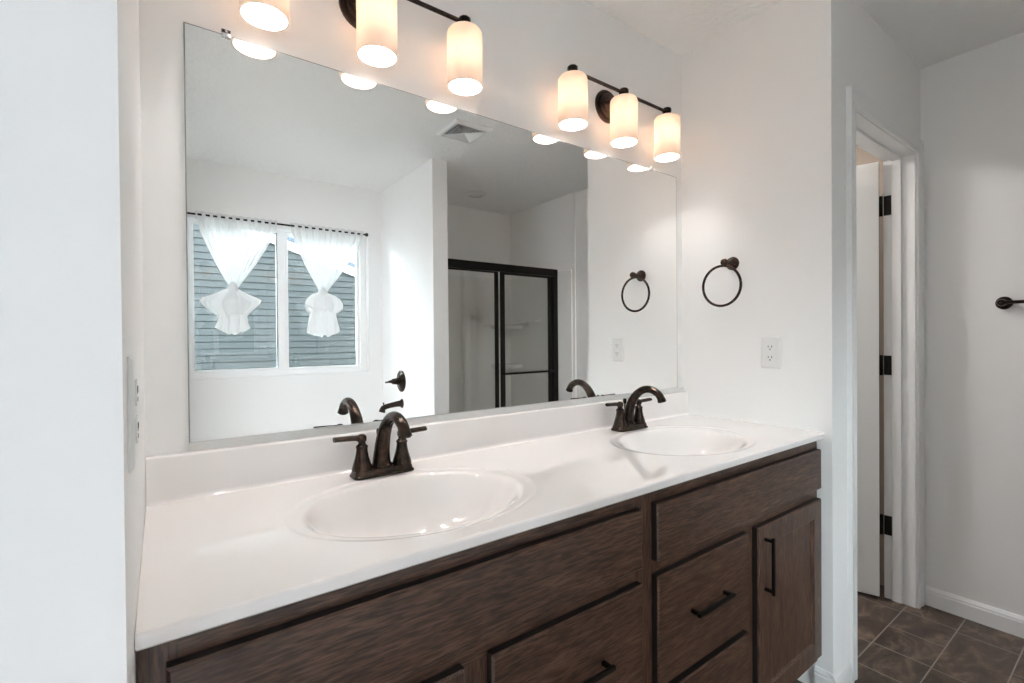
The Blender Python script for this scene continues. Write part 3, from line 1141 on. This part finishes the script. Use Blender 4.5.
rings(b, [tub_ring(0, 0, 0, .002), tub_ring(0, 0, tzr - .01, .004), tub_ring(.006, .006, tzr, .01), tub_ring(.07, .06, tzr, .10), tub_ring(.085, .075, tzr - .012, .11), tub_ring(.11, .10, tzr - .12, .14), tub_ring(.15, .13, .14, .16), tub_ring(.22, .19, .10, .16)], True, True)
obj('shell', b, M['fiberglass'], tub, 50)
tf = thing('tub_valve', 'dark bronze single-lever shower valve on the tub end wall above the spout', 'valve', (X1, -2.2202, 0.9077))
b = NB(); lathe(b, (X1 - .0003, -2.2202, 0.9077), (-1, 0, 0), [(.083, 0), (.083, .004), (.078, .008), (.060, .010), (.056, .013), (.040, .016), (.030, .022), (.026, .034), (.024, .050), (.020, .052)], 40)
obj('escutcheon', b, M['bronze'], tf, 35)
b = NB(); lathe(b, (X1 - .05, -2.2202, 0.9077), (-1, 0, 0), [(.022, 0), (.023, .010), (.021, .022), (.013, .030), (.010, .040), (.0115, .046), (.008, .052), (.001, .054)], 24)
tube(b, catmull([(X1 - .066, -2.2202, .9077), (X1 - .085, -2.245, .905), (X1 - .092, -2.275, .900), (X1 - .094, -2.300, .897)], 5), [.009] * 5 + [.0075] * 5 + [.007] * 6, 14)
obj('lever', b, M['bronze'], tf, 45)
ts = thing('tub_spout', 'dark bronze tub spout low on the tub end wall below the valve', 'tub spout', (X1, -2.2149, 0.735))
b = NB()
pts = catmull([(X1 - .0003, -2.2149, .737), (X1 - .012, -2.2149, .737), (X1 - .05, -2.2149, .735), (X1 - .115, -2.2149, .726), (X1 - .148, -2.2149, .714), (X1 - .160, -2.2149, .684)], 5)
n = len(pts) - 1
tube(b, pts, [lerp([(0, .036), (.08, .033), (.25, .024), (.55, .019), (.85, .021), (1, .024)], i / n) for i in range(n + 1)], 22, up=(0, 1, 0))
obj('spout_body', b, M['bronze'], ts, 50)
b = NB(); lathe(b, (X1 - .146, -2.2149, .734), (0, 0, 1), [(.004, 0), (.004, .012), (.007, .014), (.007, .020), (.001, .022)], 14)
obj('diverter_knob', b, M['bronze'], ts, 40)

# ------------------------------------------------------------------ shower
SX0, SX1, SYB = X2 + .0006, 2.8214, YB + .0006
SYF, SZ = -1.72, 1.80
st = thing('shower_stall', 'off-white moulded shower stall behind the black sliding glass door', 'shower stall', (2.22, -2.2, 0))
b = NB(); t = 0.012
box(b, SX0, SX1, SYB, SYB + t, 0.10, SZ, .004); box(b, SX0, SX0 + t, SYB + t, SYF, 0.10, SZ, .004); box(b, SX1 - t, SX1, SYB + t, SYF, 0.10, SZ, .004)
box(b, SX0 + .15, SX1 - .15, SYB + t, SYB + t + .006, 0.10, SZ - .04, .003)
obj('surround', b, M['fiberglass'], st)
b = NB()
box(b, SX0, SX1, SYB, SYF - .10, 0.0, 0.05, .004); box(b, SX0, SX1, SYF - .26, SYF - .10, 0.0, 0.11, .012)
obj('pan', b, M['fiberglass'], st)
for z in (1.350, 0.978):
    b = NB()
    cxs, cys = SX1 - t, SYB + t
    pts = [(cxs, cys, z - .035)] + [(cxs - .235 * math.cos(a * PI / 24), cys + .20 * math.sin(a * PI / 24), z - .035) for a in range(13)]
    prism(b, pts, (0, 0, .035))
    bmesh.ops.bevel(b, geom=b.edges[:], offset=.006, segments=2, affect='EDGES')
    obj('corner_shelf', b, M['fiberglass'], st, 40)
b = NB()
tube(b, [(SX1 - t - .045, -2.395, 1.378), (SX1 - t - .045, -2.13, 1.378)], .009, 14)
for y in (-2.385, -2.14):
    lathe(b, (SX1 - t, y, 1.378), (-1, 0, 0), [(.022, 0), (.020, .008), (.011, .014), (.011, .050), (.013, .056), (.001, .060)], 20)
obj('grab_bar', b, M['fiberglass'], st, 45)

sd = thing('shower_door', 'black framed sliding glass shower door across the shower stall', 'shower door', (2.22, -1.8987, 0.11))
DY = -1.8987
DX0, DX1 = SX0 + t + .0006, SX1 - t - .0006
b = NB(); box(b, DX0, DX1, DY - .030, DY + .012, 1.757, 1.818, .003)
obj('header_track', b, M['black'], sd)
b = NB(); box(b, DX0, DX1, DY - .030, DY + .012, 0.111, 0.150, .003)
obj('bottom_track', b, M['black'], sd)
for x0, x1 in ((DX0, DX0 + .03), (DX1 - .048, DX1)):
    b = NB(); box(b, x0, x1, DY - .028, DY + .010, 0.150, 1.757, .002)
    obj('jamb', b, M['black'], sd)


def slider(x0, x1, y0, y1, wl, wr, wt):
    bb = NB()
    box(bb, x0, x0 + wl, y0, y1, 0.152, 1.756, .002); box(bb, x1 - wr, x1, y0, y1, 0.152, 1.756, .002)
    box(bb, x0 + wl, x1 - wr, y0, y1, 1.756 - wt, 1.756, .002); box(bb, x0 + wl, x1 - wr, y0, y1, 0.152, 0.152 + wt, .002)
    p = obj('sliding_panel', bb, M['black'], sd)
    bb = NB(); box(bb, x0 + wl, x1 - wr, (y0 + y1) / 2 - .0025, (y0 + y1) / 2 + .0025, 0.152 + wt, 1.756 - wt)
    obj('glass', bb, M['shower_glass'], p)
    return p


slider(DX0 + .03, 2.199, DY - .024, DY - .012, .03, .034, .012)
pn = slider(2.206, 2.738, DY - .006, DY + .006, .042, .034, .020)
b = NB()
tube(b, [(2.214, DY + .040, 0.945), (2.735, DY + .040, 0.945)], .0085, 14)
for x in (2.226, 2.722):
    lathe(b, (x, DY + .004, .945), (0, 1, 0), [(.011, 0), (.009, .004), (.0085, .036), (.001, .038)], 16)
obj('handle_bar', b, M['black'], pn, 45)

# ------------------------------------------------------------------ ceiling fittings
fan = thing('exhaust_fan_grille', 'square white louvred exhaust fan grille on the ceiling', 'vent', (1.467, -1.193, H))
b = NB()
gx, gy, gh = 1.467, -1.193, 0.122


def sq(h, z):
    return [(gx - h, gy - h, z), (gx + h, gy - h, z), (gx + h, gy + h, z), (gx - h, gy + h, z)]


rings(b, [sq(gh, H - .0004), sq(gh, H - .006), sq(gh - .012, H - .016), sq(gh - .026, H - .018), sq(gh - .028, H - .010)], False, False)
obj('grille_frame', b, M['plastic'], fan)
b = NB(); box(b, gx - gh + .027, gx + gh - .027, gy - gh + .027, gy + gh - .027, H - .004, H - .0006)
obj('grille_back', b, M['seal'], fan)
for k in range(6):
    h = .090 - k * .0145
    b = NB(); rings(b, [sq(h, H - .0165), sq(h, H - .018), sq(h - .008, H - .010), sq(h - .008, H - .0085)], False, False, True)
    obj('louvre', b, M['plastic'], fan)
dl = thing('shower_ceiling_light', 'round white recessed light trim on the ceiling over the shower', 'ceiling light', (2.176, -2.196, H))
b = NB(); lathe(b, (2.176, -2.196, H - .0004), (0, 0, -1), [(.088, 0), (.088, .004), (.078, .010), (.064, .012), (.062, .008)], 36, True, False)
obj('trim_ring', b, M['plastic'], dl, 40)
b = NB(); lathe(b, (2.176, -2.196, H - .0085), (0, 0, -1), [(.064, 0), (.055, .007), (.030, .011), (.001, .012)], 36)
obj('lens', b, M['fiberglass'], dl, 60)

# ------------------------------------------------------------------ outside: the neighbouring house and the ground
b = NB(); box(b, -30, 30, -40, YB - 0.16, -0.62, -0.5)
struct('ground', b, M['soil'])
HY_ = -6.6
house = thing('neighbouring_house', 'blue-grey clapboard house with white gable trim outside the window', 'house', (0.6, HY_ - 2, -0.5))
PX, PZ, SL = 0.15, 3.15, 0.335
b = NB()
z = -0.5
ex = 0.095


def ends(z):
    if z <= 1.4:
        return -5.0, 5.3
    return max(-5.0, PX - (PZ - z) / SL), min(5.3, PX + (PZ - z) / SL)


while z < PZ - 0.1:
    z1 = z + ex
    l0, r0 = ends(z)
    l1, r1 = ends(z1)
    prism(b, [(l0, HY_ + .016, z), (r0, HY_ + .016, z), (r1, HY_ + .004, z1 - .010), (l1, HY_ + .004, z1 - .010)], (0, -.02, 0))
    z = z1
obj('siding', b, M['siding'], house)
b = NB()
prism(b, [(-5, HY_ - .03, -0.5), (5.3, HY_ - .03, -0.5), (5.3, HY_ - .03, PZ - SL * (5.3 - PX)), (PX, HY_ - .03, PZ), (-5, HY_ - .03, PZ - SL * (PX + 5))], (0, -6, 0))
obj('house_body', b, M['siding'], house)
for s in (-1, 1):
    b = NB()
    xe = PX + s * 5.6
    ze = PZ - SL * 5.6
    prism(b, [(PX, HY_ + .03, PZ - .09), (xe, HY_ + .03, ze - .09), (xe, HY_ + .03, ze + .045), (PX, HY_ + .03, PZ + .045)], (0, .03, 0))
    obj('rake_board', b, M['housetrim'], house)
    b = NB()
    prism(b, [(PX, HY_ + .09, PZ + .046), (xe, HY_ + .09, ze + .046), (xe, HY_ + .09, ze + .10), (PX, HY_ + .09, PZ + .10)], (0, -6.2, 0))
    obj('roof_slope', b, M['roof'], house)
